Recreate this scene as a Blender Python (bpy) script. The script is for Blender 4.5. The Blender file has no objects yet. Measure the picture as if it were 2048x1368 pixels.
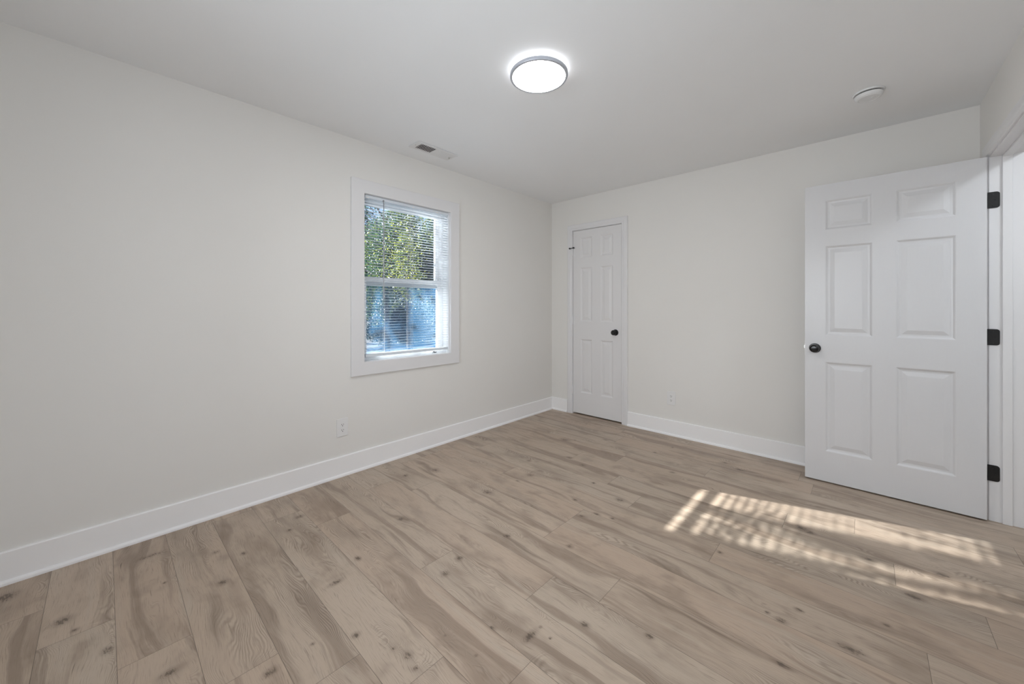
import bpy, bmesh, math, random
import numpy as np
from mathutils import Vector, Matrix

# ------------------------------------------------------------------ camera, sky, sun, exposure
C = bpy.context.scene.collection
sc = bpy.context.scene
F_PX, YAW = 760.08, 0.749718
cam_d = bpy.data.cameras.new('camera')
cam_d.sensor_fit = 'HORIZONTAL'; cam_d.sensor_width = 36.0
cam_d.lens = 36.0 * F_PX / 2048.0
cam_d.shift_y = -(684.0 - 615.56) / 2048.0
cam_d.clip_start = 0.02; cam_d.clip_end = 200
cam = bpy.data.objects.new('camera', cam_d); C.objects.link(cam)
cam.location = (2.7447, -3.6478, 1.2010)
cam.rotation_euler = (math.pi / 2, 0, YAW)
sc.camera = cam

W, H, YF = 3.2545, 2.44, -4.25            # room width, height, y of the wall behind the camera
T = 0.12                                   # inner wall thickness

LAMP = 46.0
HALL_LAMP = 64.0
SUN = 50.0
SKY = 1.2
FILL_FRONT = 29.0  # power of the added front fill lamp
FILL_SIDE = 14.0  # power of the added side fill lamp

world = bpy.data.worlds.new('sky'); sc.world = world
world.use_nodes = True
wn = world.node_tree; wn.nodes.clear()
_o = wn.nodes.new('ShaderNodeOutputWorld'); _b = wn.nodes.new('ShaderNodeBackground')
_tc = wn.nodes.new('ShaderNodeTexCoord'); _sx = wn.nodes.new('ShaderNodeSeparateXYZ')
_r = wn.nodes.new('ShaderNodeValToRGB')
_r.color_ramp.elements[0].position = 0.0; _r.color_ramp.elements[0].color = (0.62, 0.80, 1.0, 1)
_r.color_ramp.elements[1].position = 0.7; _r.color_ramp.elements[1].color = (0.22, 0.48, 1.0, 1)
wn.links.new(_tc.outputs['Generated'], _sx.inputs[0]); wn.links.new(_sx.outputs['Z'], _r.inputs[0])
wn.links.new(_r.outputs[0], _b.inputs[0]); wn.links.new(_b.outputs[0], _o.inputs[0])
_b.inputs[1].default_value = SKY

SUN_DIR = Vector((1.0, 0.315, -0.413)).normalized()
sl = bpy.data.lights.new('sun', 'SUN'); sl.energy = SUN; sl.angle = math.radians(0.42); sl.color = (1.0, 0.975, 0.94)
so = bpy.data.objects.new('sun', sl); C.objects.link(so)
so.rotation_euler = SUN_DIR.to_track_quat('-Z', 'Y').to_euler()
so.location = (-8, -4, 6)

# added area lamps for fill, set at two made-up windows out of view
def fill_lamp(loc, rot, sx, sy, energy):
    dl = bpy.data.lights.new('added_fill_lamp', 'AREA'); dl.shape = 'RECTANGLE'; dl.size = sx; dl.size_y = sy
    dl.energy = energy; dl.color = (0.985, 0.99, 1.0)
    do = bpy.data.objects.new('added_fill_lamp', dl); C.objects.link(do); do.location = loc; do.rotation_euler = rot; dl.spread = math.radians(150)
fill_lamp((1.85, YF - 0.13, 1.43), (math.radians(84), 0, 0), 1.66, 1.22, FILL_FRONT)
fill_lamp((W + 0.13, -3.15, 1.43), (math.radians(68), 0, math.pi / 2), 1.46, 1.22, FILL_SIDE)

sc.view_settings.view_transform = 'Standard'
sc.view_settings.look = 'None'
sc.view_settings.exposure = 0.0
sc.view_settings.gamma = 1.0
sc.view_settings.use_curve_mapping = False
sc.cycles.max_bounces = 12
sc.cycles.diffuse_bounces = 6
sc.cycles.transparent_max_bounces = 16
sc.cycles.sample_clamp_indirect = 6.0

# ------------------------------------------------------------------ helpers
def tag(o, label=None, cat=None, group=None, kind=None):
    if label: o['label'] = label
    if cat: o['category'] = cat
    if group: o['group'] = group
    if kind: o['kind'] = kind
    return o

def empty(name, loc=(0, 0, 0), parent=None):
    o = bpy.data.objects.new(name, None); C.objects.link(o); o.location = loc
    o.empty_display_size = 0.05
    if parent: o.parent = parent
    return o

def obj(name, bm, mat, parent=None, loc=None, smooth=None):
    """link a bmesh as one mesh object; vertices are given in the parent's space"""
    me = bpy.data.meshes.new(name)
    bmesh.ops.recalc_face_normals(bm, faces=bm.faces[:])
    bm.to_mesh(me); bm.free()
    mats = mat if isinstance(mat, (list, tuple)) else [mat]
    for m in mats: me.materials.append(m)
    o = bpy.data.objects.new(name, me); C.objects.link(o)
    if parent: o.parent = parent
    if loc: o.location = loc
    if smooth is not None:
        for p in me.polygons: p.use_smooth = True
        try: me.set_sharp_from_angle(angle=math.radians(smooth))
        except Exception: pass
    return o

def box(bm, a, b, bev=0.0, seg=2, mi=0):
    x0, y0, z0 = [min(p, q) for p, q in zip(a, b)]; x1, y1, z1 = [max(p, q) for p, q in zip(a, b)]
    v = [bm.verts.new(p) for p in ((x0, y0, z0), (x1, y0, z0), (x1, y1, z0), (x0, y1, z0), (x0, y0, z1), (x1, y0, z1), (x1, y1, z1), (x0, y1, z1))]
    fs = [bm.faces.new([v[i] for i in q]) for q in ((0, 3, 2, 1), (4, 5, 6, 7), (0, 1, 5, 4), (1, 2, 6, 5), (2, 3, 7, 6), (3, 0, 4, 7))]
    for f in fs: f.material_index = mi
    if bev > 0:
        es = list({e for f in fs for e in f.edges})
        bmesh.ops.bevel(bm, geom=es, offset=bev, segments=seg, profile=0.5, affect='EDGES')
    return bm

def lathe(bm, prof, n=40, mat=Matrix(), mi=0):
    """revolve (r, h) profile about local z, transformed by mat"""
    rings = []
    for r, h in prof:
        if r < 1e-6:
            rings.append([bm.verts.new(mat @ Vector((0, 0, h)))])
        else:
            rings.append([bm.verts.new(mat @ Vector((r * math.cos(2 * math.pi * i / n), r * math.sin(2 * math.pi * i / n), h))) for i in range(n)])
    for A, B in zip(rings, rings[1:]):
        for i in range(n):
            j = (i + 1) % n
            if len(A) == 1 and len(B) == 1: continue
            if len(A) == 1: f = bm.faces.new((A[0], B[i], B[j]))
            elif len(B) == 1: f = bm.faces.new((A[i], A[j], B[0]))
            else: f = bm.faces.new((A[i], A[j], B[j], B[i]))
            f.material_index = mi
    return bm

def tube(bm, pts, r, n=8):
    pts = [Vector(p) for p in pts]; rings = []
    for i, p in enumerate(pts):
        d = (pts[min(i + 1, len(pts) - 1)] - pts[max(i - 1, 0)]).normalized()
        a = d.orthogonal().normalized(); b = d.cross(a)
        rr = r[i] if isinstance(r, (list, tuple)) else r
        rings.append([bm.verts.new(p + rr * (math.cos(2 * math.pi * k / n) * a + math.sin(2 * math.pi * k / n) * b)) for k in range(n)])
    for A, B in zip(rings, rings[1:]):
        # match rotation of the rings
        best = min(range(n), key=lambda s: sum((A[k].co - B[(k + s) % n].co).length for k in range(n)))
        B[:] = B[best:] + B[:best]
        for k in range(n): bm.faces.new((A[k], A[(k + 1) % n], B[(k + 1) % n], B[k]))
    bm.faces.new(rings[0]); bm.faces.new(rings[-1][::-1])
    return bm

def sweep_frame(bm, u0, u1, w0, w1, prof, place, closed):
    """mitred casing round a rectangle u0..u1 x w0..w1; prof = (outward offset, projection) points; place(u,w,p) -> xyz"""
    if closed:
        st = [lambda o: (u0 - o, w0 - o), lambda o: (u0 - o, w1 + o), lambda o: (u1 + o, w1 + o), lambda o: (u1 + o, w0 - o)]
    else:
        st = [lambda o: (u0 - o, w0), lambda o: (u0 - o, w1 + o), lambda o: (u1 + o, w1 + o), lambda o: (u1 + o, w0)]
    rows = [[bm.verts.new(place(*s(o), p)) for (o, p) in prof] for s in st]
    n = len(prof)
    pairs = [(0, 1), (1, 2), (2, 3)] + ([(3, 0)] if closed else [])
    for a, b in pairs:
        for k in range(n):
            bm.faces.new((rows[a][k], rows[a][(k + 1) % n], rows[b][(k + 1) % n], rows[b][k]))
    if not closed:
        bm.faces.new(rows[0]); bm.faces.new(rows[3][::-1])
    return bm

# ------------------------------------------------------------------ node helper
class N:
    def __init__(s, name, bsdf=True):
        s.m = bpy.data.materials.new(name); s.m.use_nodes = True
        s.t = s.m.node_tree; s.t.nodes.clear()
        s.out = s.t.nodes.new('ShaderNodeOutputMaterial')
        if bsdf:
            s.b = s.t.nodes.new('ShaderNodeBsdfPrincipled'); s.t.links.new(s.b.outputs[0], s.out.inputs[0])
    def new(s, typ, **kw):
        n = s.t.nodes.new(typ)
        for k, v in kw.items(): setattr(n, k, v)
        return n
    def link(s, a, b): s.t.links.new(a, b)
    def put(s, sock, v):
        if hasattr(v, 'node'): s.t.links.new(v, sock)
        else: sock.default_value = v
    def math(s, op, a, b=0.0, c=0.0, clamp=False):
        n = s.new('ShaderNodeMath', operation=op, use_clamp=clamp)
        s.put(n.inputs[0], a); s.put(n.inputs[1], b); s.put(n.inputs[2], c)
        return n.outputs[0]
    def mix(s, f, a, b, blend='MIX'):
        n = s.new('ShaderNodeMix', data_type='RGBA', blend_type=blend)
        s.put(n.inputs[0], f)
        for sock, v in ((n.inputs[6], a), (n.inputs[7], b)):
            if hasattr(v, 'node'): s.t.links.new(v, sock)
            else: sock.default_value = (*v[:3], 1)
        return n.outputs[2]
    def noise(s, vec, scale, detail=2.0, rough=0.5, dist=0.0):
        n = s.new('ShaderNodeTexNoise'); n.inputs['Scale'].default_value = scale
        n.inputs['Detail'].default_value = detail; n.inputs['Roughness'].default_value = rough
        n.inputs['Distortion'].default_value = dist
        if vec is not None: s.link(vec, n.inputs['Vector'])
        return n.outputs[0]
    def comb(s, x, y, z):
        n = s.new('ShaderNodeCombineXYZ')
        for i, v in enumerate((x, y, z)): s.put(n.inputs[i], v)
        return n.outputs[0]
    def objco(s): return s.new('ShaderNodeTexCoord').outputs['Object']
    def scale(s, vec, k):
        n = s.new('ShaderNodeMapping'); s.link(vec, n.inputs[0]); n.inputs['Scale'].default_value = k
        return n.outputs[0]
    def smooth(s, v, a, b, lo=0.0, hi=1.0):
        n = s.new('ShaderNodeMapRange', interpolation_type='SMOOTHSTEP')
        s.put(n.inputs[0], v); n.inputs[1].default_value = a; n.inputs[2].default_value = b
        n.inputs[3].default_value = lo; n.inputs[4].default_value = hi
        return n.outputs[0]
    def bump(s, h, strength, dist):
        n = s.new('ShaderNodeBump'); n.inputs['Strength'].default_value = strength; n.inputs['Distance'].default_value = dist
        s.link(h, n.inputs['Height']); s.link(n.outputs[0], s.b.inputs['Normal'])

def paint(name, col, rough=0.5, bump=0.0, scale=300.0, spec=0.5, grain=False, metal=0.0):
    """painted / plastic / metal surface with a faint procedural unevenness"""
    n = N(name)
    v = n.objco()
    f = n.noise(v, 2.3, 3.0)
    c = n.mix(f, tuple(k * 0.985 for k in col), tuple(min(1, k * 1.015) for k in col))
    n.link(c, n.b.inputs['Base Color'])
    n.b.inputs['Roughness'].default_value = rough
    n.b.inputs['Specular IOR Level'].default_value = spec
    n.b.inputs['Metallic'].default_value = metal
    if bump > 0:
        if grain:
            g = n.noise(n.scale(v, (210, 210, 5)), 1.0, 3.0, 0.6, 0.6)
        else:
            g = n.noise(v, scale, 2.0)
        n.bump(g, bump, 0.001)
    return n.m

def emit(name, col, strength):
    n = N(name, bsdf=False)
    e = n.new('ShaderNodeEmission'); e.inputs[0].default_value = (*col, 1); e.inputs[1].default_value = strength
    n.link(e.outputs[0], n.out.inputs[0])
    return n.m

M = {}
M['wall'] = paint('wall_paint', (0.795, 0.779, 0.750), 0.55, 0.10, 220.0, 0.35)
M['ceiling'] = paint('ceiling_paint', (0.90, 0.91, 0.92), 0.8, 0.12, 160.0, 0.2)
M['base'] = paint('baseboard_paint', (0.92, 0.912, 0.912), 0.32, 0.04, 120.0)
M['trim'] = paint('trim_paint', (0.775, 0.768, 0.775), 0.32, 0.04, 120.0)
M['door'] = paint('door_paint', (0.690, 0.688, 0.70), 0.32, 0.5, grain=True)
M['closet_door'] = paint('closet_door_paint', (0.765, 0.755, 0.758), 0.36, 0.25, grain=True)
M['vinyl'] = paint('white_vinyl', (0.80, 0.81, 0.82), 0.35)
M['slat'] = paint('blind_slat', (0.72, 0.77, 0.82), 0.3)
M['cord'] = paint('blind_cord', (0.80, 0.80, 0.80), 0.7)
M['wand'] = paint('tilt_wand_plastic', (0.30, 0.31, 0.33), 0.25)
M['black'] = paint('black_metal', (0.012, 0.012, 0.013), 0.30, 0.05, 400.0)
M['knob'] = paint('black_knob', (0.008, 0.008, 0.008), 0.16)
M['steel'] = paint('brushed_steel', (0.55, 0.54, 0.52), 0.3, metal=1.0)
M['plastic'] = paint('white_plastic', (0.80, 0.795, 0.79), 0.35)
M['detector'] = paint('detector_plastic', (0.81, 0.815, 0.82), 0.45)
M['dark'] = paint('dark_slot', (0.02, 0.02, 0.02), 0.6)
M['vent'] = paint('vent_enamel', (0.80, 0.80, 0.80), 0.4)
M['rim'] = paint('lamp_rim', (0.50, 0.52, 0.57), 0.35, metal=0.2)
M['diffuser'] = emit('lamp_diffuser', (1.0, 0.98, 0.955), LAMP)
M['backlight'] = emit('lamp_backlight', (1.0, 0.99, 0.98), 18.0)
M['hall_diffuser'] = emit('hall_lamp_diffuser', (0.86, 0.93, 1.0), HALL_LAMP)
M['ink'] = paint('black_ink', (0.01, 0.01, 0.012), 0.5)

def glass_mat():
    n = N('window_glass', bsdf=False)
    tr = n.new('ShaderNodeBsdfTransparent'); tr.inputs[0].default_value = (0.95, 0.97, 0.98, 1)
    gl = n.new('ShaderNodeBsdfGlossy'); gl.inputs['Roughness'].default_value = 0.02
    fr = n.new('ShaderNodeFresnel'); fr.inputs[0].default_value = 1.45
    mx = n.new('ShaderNodeMixShader')
    n.link(fr.outputs[0], mx.inputs[0]); n.link(tr.outputs[0], mx.inputs[1]); n.link(gl.outputs[0], mx.inputs[2])
    n.link(mx.outputs[0], n.out.inputs[0])
    return n.m
M['glass'] = glass_mat()

def screen_mat():
    """fine insect mesh: mostly open, the wires catch light from outside"""
    n = N('insect_mesh', bsdf=False)
    tr = n.new('ShaderNodeBsdfTransparent')
    df = n.new('ShaderNodeBsdfDiffuse'); df.inputs[0].default_value = (0.06, 0.115, 0.18, 1)
    tl = n.new('ShaderNodeBsdfTranslucent'); tl.inputs[0].default_value = (0.014, 0.042, 0.078, 1)
    ad = n.new('ShaderNodeAddShader'); n.link(df.outputs[0], ad.inputs[0]); n.link(tl.outputs[0], ad.inputs[1])
    mx = n.new('ShaderNodeMixShader'); mx.inputs[0].default_value = 0.26
    n.link(tr.outputs[0], mx.inputs[1]); n.link(ad.outputs[0], mx.inputs[2]); n.link(mx.outputs[0], n.out.inputs[0])
    return n.m
M['screen'] = screen_mat()

def leaf_mat(name, a, b, trans):
    n = N(name, bsdf=False)
    oi = n.new('ShaderNodeAttribute', attribute_name='leaf_tone')
    c = n.mix(oi.outputs['Fac'], a, b)
    df = n.new('ShaderNodeBsdfDiffuse'); n.link(c, df.inputs[0])
    gl = n.new('ShaderNodeBsdfGlossy'); gl.inputs['Roughness'].default_value = 0.35; gl.inputs[0].default_value = (0.9, 0.95, 1, 1)
    tl = n.new('ShaderNodeBsdfTranslucent')
    n.link(n.mix(oi.outputs['Fac'], tuple(k * trans for k in (a[0] * 1.6, a[1] * 1.5, a[2] * 0.6)), tuple(k * trans for k in (b[0] * 1.6, b[1] * 1.4, b[2] * 0.5))), tl.inputs[0])
    m1 = n.new('ShaderNodeMixShader'); m1.inputs[0].default_value = 0.5
    n.link(df.outputs[0], m1.inputs[1]); n.link(tl.outputs[0], m1.inputs[2])
    m2 = n.new('ShaderNodeMixShader'); m2.inputs[0].default_value = 0.08
    n.link(m1.outputs[0], m2.inputs[1]); n.link(gl.outputs[0], m2.inputs[2])
    n.link(m2.outputs[0], n.out.inputs[0])
    return n.m
M['leaf'] = leaf_mat('tree_leaf', (0.008, 0.032, 0.044), (0.12, 0.14, 0.035), 1.2)
M['leaf_dark'] = leaf_mat('dark_leaf', (0.006, 0.022, 0.024), (0.025, 0.055, 0.03), 1.0)

def bark_mat():
    n = N('bark'); v = n.objco()
    g = n.noise(n.scale(v, (14, 14, 3)), 1.0, 5.0, 0.65)
    n.link(n.mix(g, (0.05, 0.04, 0.032), (0.16, 0.135, 0.11)), n.b.inputs['Base Color'])
    n.b.inputs['Roughness'].default_value = 0.9
    n.bump(g, 0.8, 0.02)
    return n.m
M['bark'] = bark_mat()

def ground_mat():
    n = N('yard_gravel'); v = n.objco()
    g = n.noise(v, 1.6, 6.0, 0.6)
    n.link(n.mix(g, (0.05, 0.06, 0.07), (0.10, 0.11, 0.13)), n.b.inputs['Base Color'])
    n.b.inputs['Roughness'].default_value = 0.95
    return n.m
M['ground'] = ground_mat()

def floor_mat():
    n = N('oak_plank_floor')
    a = n.new('ShaderNodeUVMap', uv_map='plank'); sa = n.new('ShaderNodeSeparateXYZ'); n.link(a.outputs[0], sa.inputs[0])
    u, v = sa.outputs[0], sa.outputs[1]                    # metres along / across the plank
    b = n.new('ShaderNodeUVMap', uv_map='ends'); sb = n.new('ShaderNodeSeparateXYZ'); n.link(b.outputs[0], sb.inputs[0])
    ru = sb.outputs[0]                                     # metres to the far end
    rnd = n.new('ShaderNodeAttribute', attribute_name='plank_random').outputs['Fac']
    rnd2 = n.math('FRACT', n.math('MULTIPLY', rnd, 17.31))
    kw = n.new('ShaderNodeAttribute', attribute_name='knot_warp').outputs['Fac']
    kd = n.new('ShaderNodeAttribute', attribute_name='knot_dark').outputs['Fac']
    seed = n.math('MULTIPLY', rnd, 53.0)
    uo = n.math('ADD', u, n.math('MULTIPLY', rnd, 31.0))
    # height field whose level lines are the growth rings
    low = n.noise(n.comb(n.math('MULTIPLY', uo, 1.5), n.math('MULTIPLY', v, 6.0), seed), 1.0, 2.0, 0.5)
    wig = n.noise(n.comb(n.math('MULTIPLY', uo, 9.0), n.math('MULTIPLY', v, 30.0), seed), 1.0, 2.0, 0.5)
    hgt = n.math('ADD', n.math('MULTIPLY', low, 0.17), n.math('MULTIPLY', v, 0.55))
    hgt = n.math('ADD', hgt, n.math('MULTIPLY', kw, 0.075))
    hgt = n.math('ADD', hgt, n.math('MULTIPLY', wig, 0.009))
    ring = n.math('SINE', n.math('MULTIPLY', hgt, 2 * math.pi * 265.0))
    ring = n.math('MULTIPLY', n.math('ADD', ring, 1.0), 0.5)
    ring = n.math('POWER', ring, 1.6)
    rmask = n.smooth(n.noise(n.comb(n.math('MULTIPLY', uo, 2.2), n.math('MULTIPLY', v, 9.0), n.math('ADD', seed, 7.0)), 1.0, 2.0), 0.44, 0.70)
    pores = n.noise(n.comb(n.math('MULTIPLY', uo, 14.0), n.math('ADD', n.math('MULTIPLY', v, 620.0), n.math('MULTIPLY', low, 90.0)), seed), 1.0, 2.0, 0.6)
    pores = n.smooth(pores, 0.52, 0.75)
    streak = n.noise(n.comb(n.math('MULTIPLY', uo, 1.1), n.math('ADD', n.math('MULTIPLY', v, 15.0), n.math('MULTIPLY', low, 3.0)), n.math('ADD', seed, 3.0)), 1.0, 4.0, 0.6)
    cloud = n.noise(n.comb(n.math('MULTIPLY', uo, 2.6), n.math('MULTIPLY', v, 8.0), n.math('ADD', seed, 11.0)), 1.0, 3.0, 0.55)
    tone = n.mix(rnd, (0.475, 0.366, 0.280), (0.515, 0.412, 0.322))
    tone = n.mix(n.math('MULTIPLY', rnd2, 0.35), tone, (0.425, 0.370, 0.300))
    smoke = n.noise(n.comb(n.math('MULTIPLY', uo, 5.0), n.math('MULTIPLY', v, 6.0), n.math('ADD', seed, 41.0)), 1.0, 3.0, 0.55)
    # broad darker heartwood bands with one soft and one crisp flank
    band = n.noise(n.comb(n.math('MULTIPLY', uo, 0.7), n.math('ADD', n.math('MULTIPLY', v, 13.0), n.math('MULTIPLY', low, 2.5)), n.math('ADD', seed, 19.0)), 1.0, 3.0, 0.5, 0.4)
    c = n.mix(n.smooth(cloud, 0.46, 0.76, 0.0, 0.65), tone, (0.270, 0.200, 0.150))
    c = n.mix(n.smooth(smoke, 0.52, 0.74, 0.0, 0.50), c, (0.255, 0.192, 0.146))
    c = n.mix(n.smooth(streak, 0.48, 0.25, 0.0, 0.6), c, (0.50, 0.425, 0.345))
    c = n.mix(n.smooth(band, 0.55, 0.66, 0.0, 0.60), c, (0.235, 0.172, 0.128))
    c = n.mix(n.smooth(streak, 0.56, 0.76, 0.0, 0.8), c, (0.180, 0.132, 0.098))
    c = n.mix(n.math('MULTIPLY', n.math('MULTIPLY', n.math('SUBTRACT', 1.0, ring), rmask), 0.24), c, (0.56, 0.475, 0.39))
    c = n.mix(n.math('MULTIPLY', n.math('MULTIPLY', ring, rmask), 0.46), c, (0.170, 0.125, 0.093))
    c = n.mix(n.math('MULTIPLY', pores, 0.50), c, (0.165, 0.122, 0.092))
    # thin drying cracks along the grain
    crk = n.noise(n.comb(n.math('MULTIPLY', uo, 3.0), n.math('ADD', n.math('MULTIPLY', v, 70.0), n.math('MULTIPLY', low, 14.0)), n.math('ADD', seed, 29.0)), 1.0, 2.0, 0.6)
    crk = n.math('MULTIPLY', n.smooth(crk, 0.70, 0.76), n.smooth(cloud, 0.50, 0.62))
    c = n.mix(n.math('MULTIPLY', crk, 0.8), c, (0.085, 0.062, 0.047))
    kn = n.noise(n.comb(n.math('MULTIPLY', uo, 55.0), n.math('MULTIPLY', v, 130.0), seed), 1.0, 3.0, 0.65)
    kv = n.math('ADD', kd, n.math('MULTIPLY', n.math('SUBTRACT', kn, 0.5), 1.7))
    has = n.smooth(kd, 0.02, 0.25)
    c = n.mix(n.math('MULTIPLY', n.smooth(kd, 0.0, 0.8), 0.5), c, (0.165, 0.120, 0.090))
    c = n.mix(n.math('MULTIPLY', n.smooth(kv, 0.45, 0.85), n.math('MULTIPLY', has, 0.72)), c, (0.080, 0.058, 0.043))
    # joints between planks
    ev = n.math('MINIMUM', v, n.math('SUBTRACT', 0.192, v))
    eu = n.math('MINIMUM', u, ru)
    e = n.math('MINIMUM', ev, eu)
    groove = n.smooth(e, 0.0003, 0.0013, 1.0, 0.0)
    c = n.mix(n.math('MULTIPLY', groove, 0.68), c, (0.085, 0.066, 0.052))
    n.link(c, n.b.inputs['Base Color'])
    n.put(n.b.inputs['Roughness'], n.math('ADD', 0.42, n.math('MULTIPLY', pores, 0.15)))
    n.b.inputs['Specular IOR Level'].default_value = 0.35
    h = n.math('SUBTRACT', n.math('MULTIPLY', n.math('MULTIPLY', ring, rmask), -0.25), n.math('ADD', n.math('MULTIPLY', pores, 0.25), n.math('MULTIPLY', groove, 1.5)))
    n.bump(h, 0.5, 0.0007)
    return n.m
M['floor'] = floor_mat()

# ------------------------------------------------------------------ room shell
XH = 4.45                                   # far wall of the hall
YH0, YH1 = -1.75, 0.9                        # hall ends
DY0, DY1, DZ = -1.046, -0.236, 2.050        # doorway in the right wall
WY0, WY1, WZ0, WZ1 = -2.327, -1.526, 0.797, 2.055   # window in the left wall
CX0, CX1, CZ = 0.299, 0.898, 2.072          # closet door opening in the back wall
FX0, FX1, FZ0, FZ1 = 1.00, 2.70, 0.80, 2.06
SY0, SY1 = -3.90, -2.40                     # added side window, unseen beside the camera
## added window, unseen behind the camera
WT = 0.16                                   # outer wall thickness

def wall_x(bm, x0, x1, ya, yb, hole=None):
    if not hole: return box(bm, (x0, ya, 0), (x1, yb, H))
    h0, h1, z0, z1 = hole
    box(bm, (x0, ya, 0), (x1, h0, H)); box(bm, (x0, h1, 0), (x1, yb, H)); box(bm, (x0, h0, z1), (x1, h1, H))
    if z0 > 0: box(bm, (x0, h0, 0), (x1, h1, z0))
    return bm

def wall_y(bm, y0, y1, xa, xb, hole=None):
    if not hole: return box(bm, (xa, y0, 0), (xb, y1, H))
    h0, h1, z0, z1 = hole
    box(bm, (xa, y0, 0), (h0, y1, H)); box(bm, (h1, y0, 0), (xb, y1, H)); box(bm, (h0, y0, z1), (h1, y1, H))
    if z0 > 0: box(bm, (h0, y0, 0), (h1, y1, z0))
    return bm

def struct(name, bm, mat, label=None, cat=None, parent=None, smooth=None):
    o = obj(name, bm, mat, parent, smooth=smooth)
    return tag(o, label, cat, kind='structure')

struct('wall_left', wall_x(bmesh.new(), -WT, 0, YF - WT, WT, (WY0, WY1, WZ0, WZ1)), M['wall'], 'long off-white painted wall holding the window', 'wall')
struct('wall_back', wall_y(bmesh.new(), 0, T, 0, W, (CX0 - 0.004, CX1 + 0.004, 0, CZ + 0.004)), M['wall'], 'off-white painted wall with the narrow closet door', 'wall')
struct('wall_right', wall_x(wall_x(bmesh.new(), W, W + T, YF, -1.5, (SY0, SY1, FZ0, FZ1)), W, W + T, -1.5, T, (DY0 - 0.018, DY1 + 0.018, 0, DZ + 0.018)), M['wall'], 'off-white painted wall with the open doorway', 'wall')
struct('wall_front', wall_y(bmesh.new(), YF - WT, YF, 0, W + T, (FX0, FX1, FZ0, FZ1)), M['wall'], 'off-white wall with an added wide window facing the closet door', 'wall')
bm = bmesh.new()
box(bm, (XH, YH0 - T, 0), (XH + T, YH1 + T, H)); box(bm, (W + T, YH0 - T, 0), (XH, YH0, H)); box(bm, (W + T, YH1, 0), (XH, YH1 + T, H))
box(bm, (W, T, 0), (W + T, YH1 + T, H))
struct('wall_hall', bm, M['wall'], 'off-white hall walls beyond the open doorway', 'wall')
bm = bmesh.new()
box(bm, (0.0, T + 0.6, 0), (1.6, T + 0.7, H)); box(bm, (-0.1, T, 0), (0.0, T + 0.7, H)); box(bm, (1.6, T, 0), (1.7, T + 0.7, H))
struct('wall_closet', bm, M['wall'], 'walls of the dark closet behind the narrow door', 'wall')
bm = bmesh.new(); box(bm, (-WT, YF - WT, H), (XH + T, YH1 + T, H + 0.12))
struct('ceiling', bm, M['ceiling'], 'flat matt white ceiling', 'ceiling')

# floor: laminate planks running along x
PW = 0.192
ROW0 = -3.81
JOINT = {-1: 0.35, 0: 0.62, 1: 0.93, 2: 1.25, 3: 1.46, 4: 1.68, 5: 1.912, 6: 1.247, 7: 1.722, 8: 1.948, 9: 1.512, 10: 2.90, 11: 2.20,
         12: 1.70, 13: 2.84, 14: 2.41, 15: 2.70, 16: 1.9, 17: 1.1, 18: 2.4, 19: 1.6}
PL = 1.385
KN = [  # knots seen in the photograph: x, y, size, elongation along x, strength
]
def pix_floor(uu, vv):
    f = Vector((-math.sin(YAW), math.cos(YAW))); r = Vector((math.cos(YAW), math.sin(YAW)))
    t = 1.2010 * F_PX / (vv - 615.56); d = f + (uu - 1024) / F_PX * r
    return 2.7447 + t * d.x, -3.6478 + t * d.y
for uu, vv, s, el, st in [(487, 1107, .011, 1.5, 1), (716, 1117, .013, 1.6, 1), (445, 1165, .024, .9, .7), (430, 1105, .018, 1, .35), (125, 1242, .03, 1, .7),
                          (672, 1165, .035, .5, .55), (600, 1033, .03, .7, .5), (802, 1038, .02, 1, .7), (918, 1117, .02, 1, .7), (890, 1148, .022, 1, .55),
                          (1060, 1272, .035, .45, .8), (984, 1257, .014, 1, .7), (1081, 1254, .007, 1, 1), (1101, 1276, .006, 1, 1), (890, 1271, .006, 1, .8), (952, 1311, .007, 1, 1),
                          (1014, 1072, .018, 1.2, .6), (1170, 1250, .016, 1.3, .8), (1298, 1272, .013, 1.3, .9), (1275, 1252, .007, 1, 1), (1535, 1225, .010, 1, .9), (1562, 1241, .014, 1.6, .7),
                          (1597, 1220, .012, 1.5, .7), (1565, 1330, .013, 2.2, .9), (1440, 1105, .012, 1.2, .8), (1345, 945, .02, 1.2, .4), (1600, 1055, .03, 1.4, .6), (1620, 1065, .02, 1.3, .6),
                          (1830, 1195, .022, 1.6, .7), (1885, 1150, .025, 1.5, .6), (1700, 1298, .02, 2.0, .7), (1773, 1250, .010, 1.5, .8), (1060, 950, .02, 1.4, .5), (1165, 930, .02, 1.5, .5),
                          (1187, 966, .012, 1.4, .8), (1150, 1000, .012, 1.4, .8), (1164, 1032, .012, 1.4, .8), (1225, 1037, .010, 1.4, .7), (1240, 1000, .022, 1.6, .5), (975, 984, .024, 1.5, .5),
                          (870, 940, .03, 1.6, .4), (1035, 962, .012, 1.3, .7), (330, 1165, .01, 1, .5), (215, 1300, .02, 1.2, .5), (150, 1260, .012, 1, .8), (340, 1345, .03, .6, .6), (540, 1345, .022, .8, .7),
                          (625, 1288, .008, 1, .9), (712, 1270, .016, 1, .7), (787, 1297, .006, 1, .9), (830, 1338, .010, 1, .7), (300, 1112, .05, .35, .35), (10, 1195, .04, 1, .7),
                          (1310, 905, .010, 1.5, .9), (1345, 895, .008, 1.5, .9), (1450, 925, .02, 1.5, .5), (1480, 940, .02, 1.8, .6), (1210, 880, .02, 1.6, .5), (1130, 880, .03, 1.7, .4)]:
    kx, ky = pix_floor(uu, vv); KN.append((kx, ky, s, el, st))
rk = random.Random(5)
for i in range(26):
    KN.append((rk.uniform(0.2, 4.3), rk.uniform(-4.2, -0.1), rk.uniform(.006, .02), rk.uniform(1, 1.8), rk.uniform(.3, .8)))

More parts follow.
